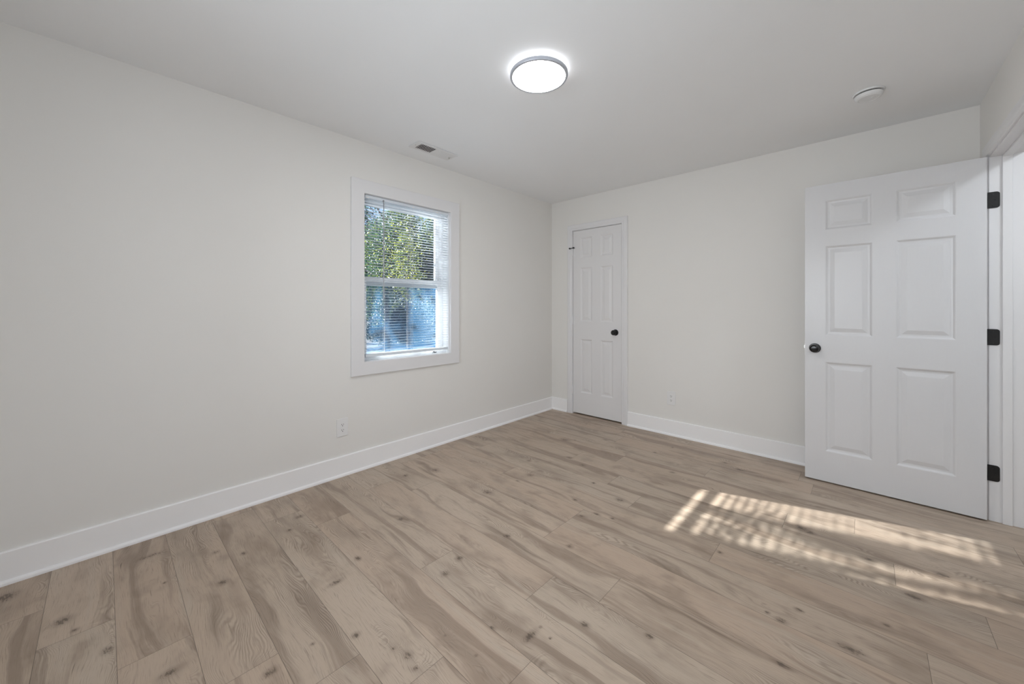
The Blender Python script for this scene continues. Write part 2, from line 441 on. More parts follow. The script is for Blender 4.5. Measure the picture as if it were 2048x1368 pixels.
def build_floor():
    x_end, y_start, y_end = XH, YF, YH1
    rr = random.Random(11)
    Vs, Fs, UVs, ENs, RDs = [], [], [], [], []
    nb = 0
    k0 = math.floor((y_start - ROW0) / PW); k1 = math.ceil((y_end - ROW0) / PW)
    for k in range(k0, k1):
        ya, yb = ROW0 + k * PW, ROW0 + (k + 1) * PW
        j = JOINT.get(k, rr.uniform(0, PL))
        j0 = j - math.ceil(j / PL) * PL
        while j0 < x_end:
            xa, xb = max(j0, 0.0), min(j0 + PL, x_end)
            if xb - xa > 1e-4:
                st = 0.006 if xa < W else 0.02
                nx = max(1, round((xb - xa) / st)); ny = 32
                y0c, y1c = max(ya, y_start), min(yb, y_end)
                r = rr.random()
                X, Y = np.meshgrid(np.linspace(xa, xb, nx + 1), np.linspace(y0c, y1c, ny + 1))
                X, Y = X.ravel(), Y.ravel()
                Vs.append(np.stack([X, Y, np.zeros_like(X)], 1)); UVs.append(np.stack([X - j0, Y - ya], 1))
                ENs.append(np.stack([j0 + PL - X, np.full_like(X, r)], 1)); RDs.append(np.full_like(X, r))
                i = (np.arange(ny)[:, None] * (nx + 1) + np.arange(nx)[None, :]).ravel() + nb
                Fs.append(np.stack([i, i + 1, i + nx + 2, i + nx + 1], 1))
                nb += len(X)
            j0 += PL
    VA = np.concatenate(Vs); FA = np.concatenate(Fs).astype(np.int32); UVA = np.concatenate(UVs).astype(np.float32)
    ENA = np.concatenate(ENs).astype(np.float32); RD = np.concatenate(RDs)
    me = bpy.data.meshes.new('floor')
    me.vertices.add(len(VA)); me.vertices.foreach_set('co', VA.astype(np.float32).ravel())
    me.loops.add(FA.size); me.loops.foreach_set('vertex_index', FA.ravel())
    me.polygons.add(len(FA)); me.polygons.foreach_set('loop_start', np.arange(0, FA.size, 4, dtype=np.int32))
    me.update(calc_edges=True)
    li = FA.ravel()
    for nm, arr in (('plank', UVA), ('ends', ENA)):
        l = me.uv_layers.new(name=nm); l.data.foreach_set('uv', arr[li].ravel())
    row = np.floor((VA[:, 1] - ROW0) / PW + 1e-6)
    warp = np.zeros(len(VA)); dark = np.zeros(len(VA))
    for (kx, ky, s, el, stg) in KN:
        krow = math.floor((ky - ROW0) / PW)
        m = np.nonzero((np.abs(row - krow) < 0.5) & (np.abs(VA[:, 0] - kx) < 0.35))[0]
        dx = (VA[m, 0] - kx) / el; dy = VA[m, 1] - ky
        d2 = dx * dx + dy * dy
        warp[m] += stg * np.exp(-d2 / (2 * (s * 2.2) ** 2)) * min(1.0, s / 0.02 + 0.3)
        dark[m] = np.maximum(dark[m], (0.55 + 0.45 * stg) * np.clip(1 - np.sqrt(d2) / (s * 1.7), 0, 1))
    for nm, arr in (('knot_warp', warp), ('knot_dark', dark), ('plank_random', RD)):
        at = me.attributes.new(nm, 'FLOAT', 'POINT'); at.data.foreach_set('value', arr.astype(np.float32))
    me.materials.append(M['floor'])
    o = bpy.data.objects.new('floor', me); C.objects.link(o)
    tag(o, 'grey-brown oak plank laminate floor with dark knots', 'floor', kind='structure')
build_floor()

# ------------------------------------------------------------------ baseboards with shoe moulding
BH, BT, SH = 0.142, 0.014, 0.012
def board_profile(): return [(0, 0), (BT, 0), (BT, BH - 0.004), (BT - 0.004, BH), (0, BH)]
def shoe_profile():
    p = [(BT, 0.0), (BT + SH, 0.0), (BT + SH, 0.008)]
    for i in range(1, 5):
        a = math.pi / 2 * i / 5; p.append((BT + SH * math.cos(a), 0.008 + 0.011 * math.sin(a)))
    return p + [(BT, 0.019)]
def run(bm, prof, a, b, nrm, ma=0.0, mb=0.0):
    """extrude profile (distance from wall, height) from a to b; ma / mb = mitre shift per unit distance"""
    a, b, nrm = Vector(a), Vector(b), Vector(nrm); d = (b - a).normalized()
    A = [bm.verts.new(a + nrm * o + d * (ma * o) + Vector((0, 0, h))) for o, h in prof]
    B = [bm.verts.new(b + nrm * o - d * (mb * o) + Vector((0, 0, h))) for o, h in prof]
    n = len(prof)
    for i in range(n): bm.faces.new((A[i], A[(i + 1) % n], B[(i + 1) % n], B[i]))
    bm.faces.new(A); bm.faces.new(B[::-1])
    return bm
def baseboard(name, runs, label):
    bm = bmesh.new()
    for r in runs: run(bm, board_profile(), *r)
    o = struct(name, bm, M['base'], label, 'baseboard')
    bm = bmesh.new()
    for r in runs: run(bm, shoe_profile(), *r)
    obj('shoe_molding', bm, M['base'], o, smooth=40)
CW = 0.064                                   # closet casing width
baseboard('baseboard_left', [((0, YF, 0), (0, 0, 0), (1, 0, 0), 1, 1)], 'tall white baseboard along the window wall')
baseboard('baseboard_back', [((0, 0, 0), (CX0 - CW - 0.006, 0, 0), (0, -1, 0), 1, 0), ((CX1 + CW + 0.006, 0, 0), (W, 0, 0), (0, -1, 0), 0, 1)], 'tall white baseboard along the closet wall')
baseboard('baseboard_right', [((W, DY0 - 0.07, 0), (W, YF, 0), (-1, 0, 0), 0, 1)], 'white baseboard along the doorway wall')

baseboard('baseboard_hall', [((XH, YH1, 0), (XH, YH0, 0), (-1, 0, 0), 1, 1), ((W + T, YH1, 0), (XH, YH1, 0), (0, -1, 0), 0, 1), ((XH, YH0, 0), (W + T, YH0, 0), (0, 1, 0), 1, 0)], 'white baseboard round the hall past the doorway')

# ------------------------------------------------------------------ six-panel doors
def panel_door(bm, w, h, t, cols, rows):
    """slab x 0..w, z 0..h, faces at y=0 (front, towards -y) and y=t, raised panels on both faces"""
    xs = sorted({0, w, *[c for p in cols for c in p]}); zs = sorted({0, h, *[c for p in rows for c in p]})
    cell = {(c[0], r[0]) for c in cols for r in rows}
    def face(y, s):
        for i in range(len(xs) - 1):
            for j in range(len(zs) - 1):
                x0, x1, z0, z1 = xs[i], xs[i + 1], zs[j], zs[j + 1]
                if (x0, z0) in cell:
                    ring = []
                    for o, d in ((0, 0), (0.004, 0.0015), (0.012, 0.0075), (0.018, 0.0085), (0.024, 0.0085), (0.046, 0.0025), (0.049, 0.0018)):
                        ring.append([bm.verts.new((a, y + s * d, b)) for a, b in ((x0 + o, z0 + o), (x1 - o, z0 + o), (x1 - o, z1 - o), (x0 + o, z1 - o))])
                    for A, B in zip(ring, ring[1:]):
                        for k in range(4): bm.faces.new((A[k], A[(k + 1) % 4], B[(k + 1) % 4], B[k]))
                    bm.faces.new(ring[-1])
                else:
                    bm.faces.new([bm.verts.new((a, y, b)) for a, b in ((x0, z0), (x1, z0), (x1, z1), (x0, z1))])
    face(0, 1); face(t, -1)
    for a, b in (((0, 0), (w, 0)), ((w, 0), (w, h)), ((w, h), (0, h)), ((0, h), (0, 0))):
        bm.faces.new([bm.verts.new(p) for p in ((a[0], 0, a[1]), (b[0], 0, b[1]), (b[0], t, b[1]), (a[0], t, a[1]))])
    bmesh.ops.remove_doubles(bm, verts=bm.verts[:], dist=1e-5)
    return bm

ROSE = [(0, 0), (0.033, 0), (0.033, 0.003), (0.030, 0.0075), (0.020, 0.009), (0.0125, 0.0095)]
KNOB = [(0.0125, 0.009), (0.0115, 0.022), (0.013, 0.028), (0.0215, 0.033), (0.0265, 0.040), (0.0275, 0.047), (0.0265, 0.053), (0.0235, 0.0585), (0.0165, 0.0625), (0.0155, 0.0612), (0.008, 0.0618), (0, 0.062)]
def knob(parent, x, z, y, sgn):
    m = Matrix.Translation((x, y, z)) @ Matrix.Rotation(math.pi / 2 if sgn < 0 else -math.pi / 2, 4, 'X')
    k = obj('knob', lathe(bmesh.new(), KNOB, 40, m), M['knob'], parent, smooth=50)
    k['label'] = 'round glossy black door knob'
    r = obj('rose', lathe(bmesh.new(), ROSE, 40, m), M['black'], k, smooth=35)

def rounded_plate(bm, u0, u1, w0, w1, r, corners, place, t):
    """flat plate with chosen rounded corners (order: u0w0, u1w0, u1w1, u0w1), thickness t along place's third axis"""
    pts = []
    for (cu, cw, a0, rd) in ((u0, w0, math.pi, corners[0]), (u1, w0, 1.5 * math.pi, corners[1]), (u1, w1, 0, corners[2]), (u0, w1, 0.5 * math.pi, corners[3])):
        if rd:
            mu = cu + (r if cu == u0 else -r); mw = cw + (r if cw == w0 else -r)
            for i in range(7):
                a = a0 + math.pi / 2 * i / 6; pts.append((mu + r * math.cos(a), mw + r * math.sin(a)))
        else: pts.append((cu, cw))
    A = [bm.verts.new(place(a, b, 0)) for a, b in pts]; B = [bm.verts.new(place(a, b, t)) for a, b in pts]
    bm.faces.new(A); bm.faces.new(B[::-1])
    for i in range(len(pts)):
        j = (i + 1) % len(pts); bm.faces.new((A[i], A[j], B[j], B[i]))
    return bm

# closet door, shut
d1 = tag(empty('door_1', (CX0, 0, 0)), 'narrow white six-panel closet door, shut, black knob', 'door', kind='structure')
lw = CX1 - CX0 - 0.006; lh = CZ - 0.003 - 0.016
leaf = obj('door_leaf', panel_door(bmesh.new(), lw, lh, 0.035, [(0.097, 0.245), (0.350, 0.497)], [(0.232, 0.834), (1.030, 1.635), (1.745, 1.970)]), M['closet_door'], d1, loc=(0.003, 0.002, 0.016))
knob(d1, 0.528, 0.942, 0.002, -1)
for hz in (1.785, 1.010, 0.225):
    bm = bmesh.new()
    tube(bm, [(-0.001, -0.006, hz), (-0.001, -0.006, hz + 0.089)], 0.0065, 14)
    box(bm, (-0.028, -0.0005, hz), (-0.001, -0.0025, hz + 0.089)); box(bm, (0.004, 0.0015, hz), (0.028, -0.0005, hz + 0.089))
    hg = obj('hinge', bm, M['trim'], d1, smooth=40); hg['label'] = 'white painted hinge'
bm = bmesh.new()
tube(bm, [(-0.001, -0.006, 1.874), (-0.001, -0.006, 1.882)], 0.011, 16)
tube(bm, [(-0.001, -0.008, 1.879), (-0.018, -0.020, 1.879), (-0.032, -0.022, 1.877)], 0.0040, 10)
tube(bm, [(-0.030, -0.013, 1.877), (-0.030, -0.029, 1.877)], 0.0085, 14)
tube(bm, [(-0.001, -0.008, 1.879), (0.012, -0.016, 1.880), (0.021, -0.017, 1.881)], 0.0040, 10)
tube(bm, [(0.020, -0.008, 1.881), (0.020, -0.026, 1.881)], 0.0085, 14)
hs = obj('hinge_stop', bm, M['black'], d1, smooth=40); hs['label'] = 'small black hinge-pin stop'

CAS = [(0.0, 0), (0.0, 0.010), (0.004, 0.012), (0.020, 0.012), (0.026, 0.015), (0.050, 0.017), (0.058, 0.016), (CW, 0.012), (CW, 0)]
bm = bmesh.new()
sweep_frame(bm, CX0 - 0.004, CX1 + 0.004, 0, CZ + 0.004, CAS, lambda u, w, p: (u, -p, w), False)
t2 = struct('trim_2', bm, M['trim'], 'white casing round the narrow closet door', 'trim', smooth=20)
bm = bmesh.new()
box(bm, (CX0 - 0.004, 0, 0), (CX0 - 0.0005, T, CZ + 0.004)); box(bm, (CX1 + 0.0005, 0, 0), (CX1 + 0.004, T, CZ + 0.004)); box(bm, (CX0, 0, CZ + 0.0005), (CX1, T, CZ + 0.004))
box(bm, (CX0, 0.040, 0), (CX0 + 0.012, 0.075, CZ)); box(bm, (CX1 - 0.012, 0.040, 0), (CX1, 0.075, CZ)); box(bm, (CX0 + 0.012, 0.040, CZ - 0.012), (CX1 - 0.012, 0.075, CZ))
obj('jamb', bm, M['trim'], t2)

# room door, swung open parallel to the back wall
DT = 0.038
DX1 = W - 0.0125
DWID = 0.812
d2 = tag(empty('door_2', (DX1 - DWID, DY1 - DT, 0)), 'white six-panel door standing open, three black hinges', 'door', kind='structure')
obj('door_leaf', panel_door(bmesh.new(), DWID, 2.036, DT, [(0.111, 0.346), (0.453, 0.699)], [(0.207, 0.819), (1.002, 1.612), (1.724, 1.925)]), M['door'], d2, loc=(0, 0, 0.011))
knob(d2, 0.055, 0.921, 0.0, -1); knob(d2, 0.055, 0.921, DT, 1)
bm = bmesh.new(); box(bm, (-0.0015, 0.007, 0.895), (0.002, DT - 0.007, 0.955)); box(bm, (-0.009, 0.012, 0.915), (0.0, DT - 0.012, 0.940), 0.002)
lt = obj('latch', bm, M['steel'], d2); lt['label'] = 'metal latch bolt'
for z0, z1 in ((1.762, 1.853), (0.990, 1.081), (0.225, 0.315)):
    bm = bmesh.new()
    # leaf let into the jamb face (towards -y) and the knuckle barrel at the corner
    rounded_plate(bm, DWID + 0.002, DWID + 0.0505, z0, z1, 0.013, (0, 1, 1, 0), lambda a, b, c: (a, DT - 0.0035 + c, b), 0.0025)
    tube(bm, [(DWID + 0.0035, DT - 0.004, z0), (DWID + 0.0035, DT - 0.004, z1)], 0.0038, 16)
    for k, zz in enumerate((0.15, 0.5, 0.85)):
        lathe(bm, [(0, 0), (0.0035, 0), (0.0030, 0.0012), (0, 0.0012)], 12, Matrix.Translation((DWID + (0.036 if k == 1 else 0.026), DT - 0.0035, z0 + zz * (z1 - z0))) @ Matrix.Rotation(math.pi / 2, 4, 'X'))
    hg = obj('hinge', bm, M['black'], d2, smooth=35); hg['label'] = 'black hinge leaf with rounded corners'

DCAS = [(0.006, 0), (0.006, 0.009), (0.010, 0.012), (0.028, 0.012), (0.036, 0.015), (0.058, 0.017), (0.070, 0.014), (0.070, 0)]
bm = bmesh.new()
sweep_frame(bm, DY0, DY1, 0, DZ, DCAS, lambda u, w, p: (W - p, u, w), False)
sweep_frame(bm, DY0, DY1, 0, DZ, DCAS, lambda u, w, p: (W + T + p, u, w), False)
t1 = struct('trim_1', bm, M['trim'], 'white casing and jamb of the open doorway', 'trim', smooth=20)
bm = bmesh.new()
box(bm, (W, DY1, 0), (W + T, DY1 + 0.018, DZ + 0.018)); box(bm, (W, DY0 - 0.018, 0), (W + T, DY0, DZ + 0.018)); box(bm, (W, DY0, DZ), (W + T, DY1, DZ + 0.018))
obj('jamb', bm, M['trim'], t1)
bm = bmesh.new()
sx0, sx1 = W + 0.046, W + 0.081
box(bm, (sx0, DY1 - 0.011, 0), (sx1, DY1, DZ), 0.0015); box(bm, (sx0, DY0, 0), (sx1, DY0 + 0.011, DZ), 0.0015); box(bm, (sx0, DY0 + 0.011, DZ - 0.011), (sx1, DY1 - 0.011, DZ), 0.0015)
obj('door_stop_strip', bm, M['trim'], t1)

# ------------------------------------------------------------------ window in the left wall
w1 = tag(empty('window_1', (0, 0, 0)), 'white double-hung window with flat casing', 'window', kind='structure')
bm = bmesh.new()
WC = 0.098
sweep_frame(bm, WY0, WY1, WZ0, WZ1, [(0, -0.002), (0, 0.018), (0.002, 0.020), (WC - 0.002, 0.020), (WC, 0.018), (WC, -0.0)], lambda u, w, p: (p, u, w), True)
obj('casing', bm, M['trim'], w1)
bm = bmesh.new()                              # jamb liner
t = 0.008
for a, b in (((-WT, WY0, WZ0), (0, WY0 + t, WZ1)), ((-WT, WY1 - t, WZ0), (0, WY1, WZ1)), ((-WT, WY0 + t, WZ1 - 0.002), (0, WY1 - t, WZ1)), ((-WT, WY0 + t, WZ0), (0, WY1 - t, WZ0 + 0.002))): box(bm, a, b)
obj('jamb', bm, M['vinyl'], w1)
def ring(bm, xa, xb, y0, y1, z0, z1, l, r, tp, bt, bev=0.002):
    box(bm, (xa, y0, z0), (xb, y0 + l, z1), bev); box(bm, (xa, y1 - r, z0), (xb, y1, z1), bev)
    box(bm, (xa, y0 + l, z1 - tp), (xb, y1 - r, z1), bev); box(bm, (xa, y0 + l, z0), (xb, y1 - r, z0 + bt), bev)
y0, y1, z0, z1 = WY0 + t, WY1 - t, WZ0 + t, WZ1 - t
bm = bmesh.new(); ring(bm, -0.158, -0.085, y0, y1, z0, z1, 0.022, 0.022, 0.012, 0.010)
box(bm, (-0.086, y0, WZ0 + 0.002), (-0.050, y1, WZ0 + 0.024), 0.002)
wf = obj('frame', bm, M['vinyl'], w1)
MZ = 1.410
fy0, fy1 = y0 + 0.022, y1 - 0.022
bm = bmesh.new(); ring(bm, -0.150, -0.122, fy0, fy1, MZ - 0.032, z1 - 0.012, 0.036, 0.036, 0.022, 0.040)
us = obj('upper_sash', bm, M['vinyl'], w1)
bm = bmesh.new(); box(bm, (-0.138, fy0 + 0.034, MZ), (-0.134, fy1 - 0.034, z1 - 0.030)); obj('pane', bm, M['glass'], us)
bm = bmesh.new(); ring(bm, -0.119, -0.089, fy0, fy1, z0 + 0.010, MZ + 0.034, 0.036, 0.036, 0.038, 0.026, 0.0015)
box(bm, (-0.089, fy0 + 0.20, MZ + 0.026), (-0.078, fy1 - 0.20, MZ + 0.034), 0.002)
ls = obj('lower_sash', bm, M['vinyl'], w1)
bm = bmesh.new(); box(bm, (-0.106, fy0 + 0.034, z0 + 0.030), (-0.102, fy1 - 0.034, MZ)); obj('pane', bm, M['glass'], ls)
bm = bmesh.new(); box(bm, (-0.1545, fy0 + 0.0, z0 + 0.010), (-0.1535, fy1, MZ - 0.005)); obj('insect_screen', bm, M['screen'], w1)
# little black script mark on the bottom rail of the lower sash
def stroke(bm, pts, wd, x):
    for (a, b), (c, d) in zip(pts, pts[1:]):
        l = math.hypot(c - a, d - b); nx, nz = -(d - b) / l * wd / 2, (c - a) / l * wd / 2
        e = wd * 0.3; ux, uz = (c - a) / l * e, (d - b) / l * e
        q = [(a - ux + nx, b - uz + nz), (c + ux + nx, d + uz + nz), (c + ux - nx, d + uz - nz), (a - ux - nx, b - uz - nz)]
        bm.faces.new([bm.verts.new((x, p, r)) for p, r in q])
bm = bmesh.new()
my, mz, k = -1.655, 0.8085, 0.0105
for pts in ([(-2.2, -.9), (-1.3, -.6), (-.8, .4), (-.5, 1.0)], [(-1.6, .9), (-.2, 1.05), (.3, .6), (-.2, 0), (-.8, .1)], [(-.2, -.2), (.1, -.8), (.5, -.5), (.4, .1), (.0, .0)],
            [(.9, .2), (.7, -.6), (1.2, -.4), (1.4, .3), (1.3, -.6)], [(1.7, .3), (1.6, -.6), (2.0, -.3), (2.3, .35)]):
    stroke(bm, [(my + a * k, mz + b * k * 0.62) for a, b in pts], 0.0036, -0.0493)
mk = obj('maker_mark', bm, M['ink'], wf); mk['label'] = 'tiny black script mark'

# ------------------------------------------------------------------ mini blind
bl = tag(empty('window_blind', (-0.014, (WY0 + WY1) / 2, WZ1 - 0.002)), 'white horizontal mini blind lowered with open slats', 'blind')
bx, by, bz = bl.location
ya, yb = WY0 + 0.014 - by, WY1 - 0.014 - by
bm = bmesh.new(); box(bm, (-0.0125, ya, -0.024), (0.0135, yb, -0.003), 0.0012)
obj('headrail', bm, M['slat'], bl)
bm = bmesh.new()
ztop, zbot, pitch = 2.016 - bz, 0.874 - bz, 0.0215
ns = int((ztop - zbot) / pitch) + 1
rs = random.Random(3)
for i in range(ns):
    zc = zbot + i * (ztop - zbot) / (ns - 1)
    tl = math.radians(3.0 + rs.uniform(-0.8, 0.8)); rows = []
    nseg = 8
    for q in range(nseg + 1):
        s = q / nseg
        yy = ya + (yb - ya) * s
        sag = 0.0012 * math.sin(3 * math.pi * s + i) * rs.uniform(0.4, 1)
        r = []
        for e in (-1, -0.5, 0, 0.5, 1):
            cx, cz = 0.0125 * e, 0.0018 * (1 - e * e)
            r.append(bm.verts.new((cx * math.cos(tl) - cz * math.sin(tl), yy, zc + sag * 0.4 + cx * math.sin(tl) + cz * math.cos(tl))))
        rows.append(r)
    for A, B in zip(rows, rows[1:]):
        for k in range(4): bm.faces.new((A[k], A[k + 1], B[k + 1], B[k]))
sl_o = obj('slats', bm, M['slat'], bl, smooth=60)
md = sl_o.modifiers.new('thickness', 'SOLIDIFY'); md.thickness = 0.0004; md.offset = 0
bm = bmesh.new(); box(bm, (-0.0125, ya + 0.004, 0.829 - bz), (0.0125, yb - 0.004, 0.851 - bz), 0.003)
for yy in (-2.16, -1.913, -1.64):
    box(bm, (0.0125, yy - by - 0.008, 0.833 - bz), (0.0140, yy - by + 0.008, 0.847 - bz), 0.0006)
obj('bottom_rail', bm, M['slat'], bl)
for yy in (-2.155, -1.905, -1.640):
    bm = bmesh.new()
    for xx in (-0.0135, 0.0135):
        tube(bm, [(xx, yy - by, -0.03), (xx, yy - by, 0.845 - bz)], 0.0007, 6)
    for i in range(ns):
        zc = zbot + i * (ztop - zbot) / (ns - 1) - 0.0012
        tube(bm, [(-0.0135, yy - by, zc - 0.0012), (0.0135, yy - by, zc + 0.0012)], 0.0004, 4)
    obj('ladder_cord', bm, M['cord'], bl)
bm = bmesh.new(); yw = -2.167 - by
tube(bm, [(0.017, yw, -0.028), (0.020, yw, -0.050), (0.019, yw, 1.31 - bz), (0.019, yw, 1.27 - bz)], [0.003, 0.0034, 0.0034, 0.0042], 6)
box(bm, (0.0125, yw - 0.005, -0.030), (0.020, yw + 0.005, -0.016), 0.001)
wd = obj('tilt_wand', bm, M['wand'], bl); wd['label'] = 'thin grey tilt wand'
for yy in (-2.295, -1.90, -1.66):
    bm = bmesh.new(); box(bm, (0.0128, yy - by - 0.010, -0.027), (0.0155, yy - by + 0.010, -0.017), 0.001)
    obj('valance_clip', bm, M['cord'], bl)

# ------------------------------------------------------------------ unseen windows behind and beside the camera, added for fill light
def plain_window(name, loc, rz, w, h, label):
    r = tag(empty(name, loc), label, 'window', kind='structure'); r.rotation_euler = (0, 0, rz)
    hw = w / 2
    bm = bmesh.new(); sweep_frame(bm, -hw, hw, 0, h, [(0, 0), (0, 0.020), (WC, 0.020), (WC, 0)], lambda u, w_, p: (u, p, w_), True)
    obj('casing', bm, M['trim'], r)
    bm = bmesh.new(); f = 0.045
    for xa, xb in ((-hw, 0.0), (0.0, hw)):
        for za, zb in ((0.0, 0.64), (0.62, h)):
            box(bm, (xa, -0.11, za), (xa + f, -0.07, zb)); box(bm, (xb - f, -0.11, za), (xb, -0.07, zb)); box(bm, (xa + f, -0.11, za), (xb - f, -0.07, za + f)); box(bm, (xa + f, -0.11, zb - f), (xb - f, -0.07, zb))
    obj('frame', bm, M['vinyl'], r)
    bm = bmesh.new(); box(bm, (-hw + 0.02, -0.092, 0.02), (hw - 0.02, -0.088, h - 0.02)); obj('pane', bm, M['glass'], r)
plain_window('added_window_front', ((FX0 + FX1) / 2, YF, FZ0), 0, FX1 - FX0, FZ1 - FZ0, 'wide white window added for fill light, facing the closet door')
plain_window('added_window_side', (W, (SY0 + SY1) / 2, FZ0), math.pi / 2, SY1 - SY0, FZ1 - FZ0, 'white window added for fill light in the doorway wall, facing the blind')

# ------------------------------------------------------------------ ceiling light
def ceiling_light(x, y, diff, label, group=None):
    r = tag(empty('ceiling_light', (x, y, H)), label, 'ceiling light', group)
    obj('mounting_pan', lathe(bmesh.new(), [(0, -0.0005), (0.112, -0.0005), (0.112, -0.020), (0, -0.020)], 64), M['plastic'], r, smooth=40)
    obj('backlight', lathe(bmesh.new(), [(0.1125, -0.006), (0.118, -0.006), (0.118, -0.0165), (0.1125, -0.0165)], 64), M['backlight'], r, smooth=40)
    obj('rim', lathe(bmesh.new(), [(0.113, -0.0175), (0.146, -0.0175), (0.150, -0.021), (0.151, -0.034), (0.1485, -0.0375), (0.1395, -0.0387), (0.1375, -0.0377), (0.1375, -0.024), (0.113, -0.024)], 96), M['rim'], r, smooth=40)
    obj('diffuser', lathe(bmesh.new(), [(0, -0.0395), (0.10, -0.0392), (0.133, -0.0384), (0.137, -0.037), (0.137, -0.026), (0, -0.026)], 96), diff, r, smooth=40)
    return r
ceiling_light(1.495, -2.100, M['diffuser'], 'round flat ceiling light glowing white in a grey rim')
ceiling_light(3.95, -1.05, M['hall_diffuser'], 'round ceiling light in the hall past the open doorway')

# ------------------------------------------------------------------ ceiling air vent
vx0, vx1, vy0, vy1 = 0.181, 0.322, -2.057, -1.690
vt = tag(empty('air_vent', ((vx0 + vx1) / 2, (vy0 + vy1) / 2, H)), 'white rectangular ceiling air vent above the window', 'air vent')
hx, hy = (vx1 - vx0) / 2, (vy1 - vy0) / 2
bm = bmesh.new()
ix, iya, iyb = 0.046, hy - 0.040, 0.0
def plate_hole(bm, X, Y, z0, z1, holes):
    xs = sorted({-X, X, *[h[0] for h in holes], *[h[1] for h in holes]}); ys = sorted({-Y, Y, *[h[2] for h in holes], *[h[3] for h in holes]})
    for i in range(len(xs) - 1):
        for j in range(len(ys) - 1):
            if any(h[0] <= xs[i] < h[1] and h[2] <= ys[j] < h[3] for h in holes): continue
            box(bm, (xs[i], ys[j], z0), (xs[i + 1], ys[j + 1], z1))
plate_hole(bm, hx, hy, -0.0065, -0.0025, [(-ix, ix, -iya, -0.006), (-ix, ix, 0.006, iya)])
bmesh.ops.remove_doubles(bm, verts=bm.verts[:], dist=1e-5)
obj('faceplate', bm, M['vent'], vt)
bm = bmesh.new(); box(bm, (-ix - 0.006, -iya - 0.006, -0.0026), (ix + 0.006, iya + 0.006, -0.0006)); obj('duct', bm, M['dark'], vt)
bm = bmesh.new()
for s in (-1, 1):
    for k in range(9):
        c = s * (0.006 + (k + 0.5) * (iya - 0.006) / 9)
        # blades of the two banks lean opposite ways
        dy = -0.0065 if s < 0 else 0.0088; za, zb = (-0.0045, -0.010) if s < 0 else (-0.0062, -0.0068)
        q = [(-ix, c - dy - 0.0006, za), (ix, c - dy - 0.0006, za), (ix, c + dy - 0.0006, zb), (-ix, c + dy - 0.0006, zb)]
        A = [bm.verts.new(p) for p in q]; B = [bm.verts.new((p[0], p[1] + 0.0012, p[2])) for p in q]
        bm.faces.new(A); bm.faces.new(B[::-1])
        for i in range(4): bm.faces.new((A[i], A[(i + 1) % 4], B[(i + 1) % 4], B[i]))
obj('louvers', bm, M['vent'], vt)
for yy in (-hy + 0.017, hy - 0.017):
    obj('screw', lathe(bmesh.new(), [(0, -0.0075), (0.0035, -0.007), (0.004, -0.006)], 14, Matrix.Translation((0, yy, 0))), M['steel'], vt, smooth=40)
bm = bmesh.new(); box(bm, (-0.004, hy - 0.034, -0.018), (-0.001, hy - 0.028, -0.005)); box(bm, (-0.010, hy - 0.036, -0.020), (0.008, hy - 0.030, -0.016), 0.001)
obj('damper_lever', bm, M['steel'], vt)

# ------------------------------------------------------------------ smoke detector
sd = tag(empty('smoke_detector', (2.757, -0.650, H)), 'round white smoke detector on the ceiling near the open door', 'smoke detector')
obj('base', lathe(bmesh.new(), [(0, -0.0005), (0.069, -0.0005), (0.070, -0.004), (0.068, -0.009), (0.050, -0.0095)], 64), M['detector'], sd, smooth=40)
obj('vent_gap', lathe(bmesh.new(), [(0.056, -0.009), (0.056, -0.0165)], 64), M['dark'], sd)
obj('cover', lathe(bmesh.new(), [(0.0615, -0.0150), (0.0625, -0.0165), (0.061, -0.023), (0.055, -0.032), (0.046, -0.036), (0.044, -0.0345), (0.0, -0.0355)], 64), M['detector'], sd, smooth=30)
obj('test_button', lathe(bmesh.new(), [(0, -0.0372), (0.010, -0.0370), (0.012, -0.0350)], 32, Matrix.Translation((0.018, 0.0, 0))), M['detector'], sd, smooth=40)

# ------------------------------------------------------------------ wall outlets
def outlet(loc, rz, label):
    r = tag(empty('wall_outlet', loc), label, 'outlet', 'white wall outlets')
    r.rotation_euler = (0, 0, rz)               # local -y faces the room
    bm = bmesh.new(); box(bm, (-0.0395, -0.0065, -0.0625), (0.0395, 0.0, 0.0625), 0.0022, 3)
    obj('faceplate', bm, M['plastic'], r)
    for s in (-1, 1):
        zc = s * 0.0195
        m = Matrix.Translation((0, -0.006, zc)) @ Matrix.Rotation(math.pi / 2, 4, 'X')
        bm = bmesh.new()
        pts = []
        for i in range(40):
            a = 2 * math.pi * i / 40; x = 0.0172 * math.cos(a); z = 0.0172 * math.sin(a)
            pts.append((x, max(-0.0145, min(0.0145, z))))
        A = [bm.verts.new((x, -0.0060, zc + z)) for x, z in pts]; B = [bm.verts.new((x, -0.0082, zc + z)) for x, z in pts]
        bm.faces.new(B); bm.faces.new(A[::-1])
        for i in range(40): bm.faces.new((A[i], A[(i + 1) % 40], B[(i + 1) % 40], B[i]))
        rc = obj('receptacle', bm, M['plastic'], r)
        bm = bmesh.new()
        box(bm, (-0.0078, -0.0084, zc - 0.001), (-0.0050, -0.0070, zc + 0.0075)); box(bm, (0.0050, -0.0084, zc + 0.0), (0.0078, -0.0070, zc + 0.0068))
        lathe(bm, [(0, 0.0024), (0.0030, 0.0024), (0.0030, 0.001)], 16, Matrix.Translation((0, -0.006, zc - 0.0072)) @ Matrix.Rotation(math.pi / 2, 4, 'X'))
        s_ = obj('slots', bm, M['dark'], rc); s_['label'] = 'dark plug slots'
    obj('screw', lathe(bmesh.new(), [(0, 0.0016), (0.0028, 0.0014), (0.0032, 0.0004)], 16, Matrix.Translation((0, -0.0064, 0)) @ Matrix.Rotation(math.pi / 2, 4, 'X')), M['plastic'], r, smooth=40)
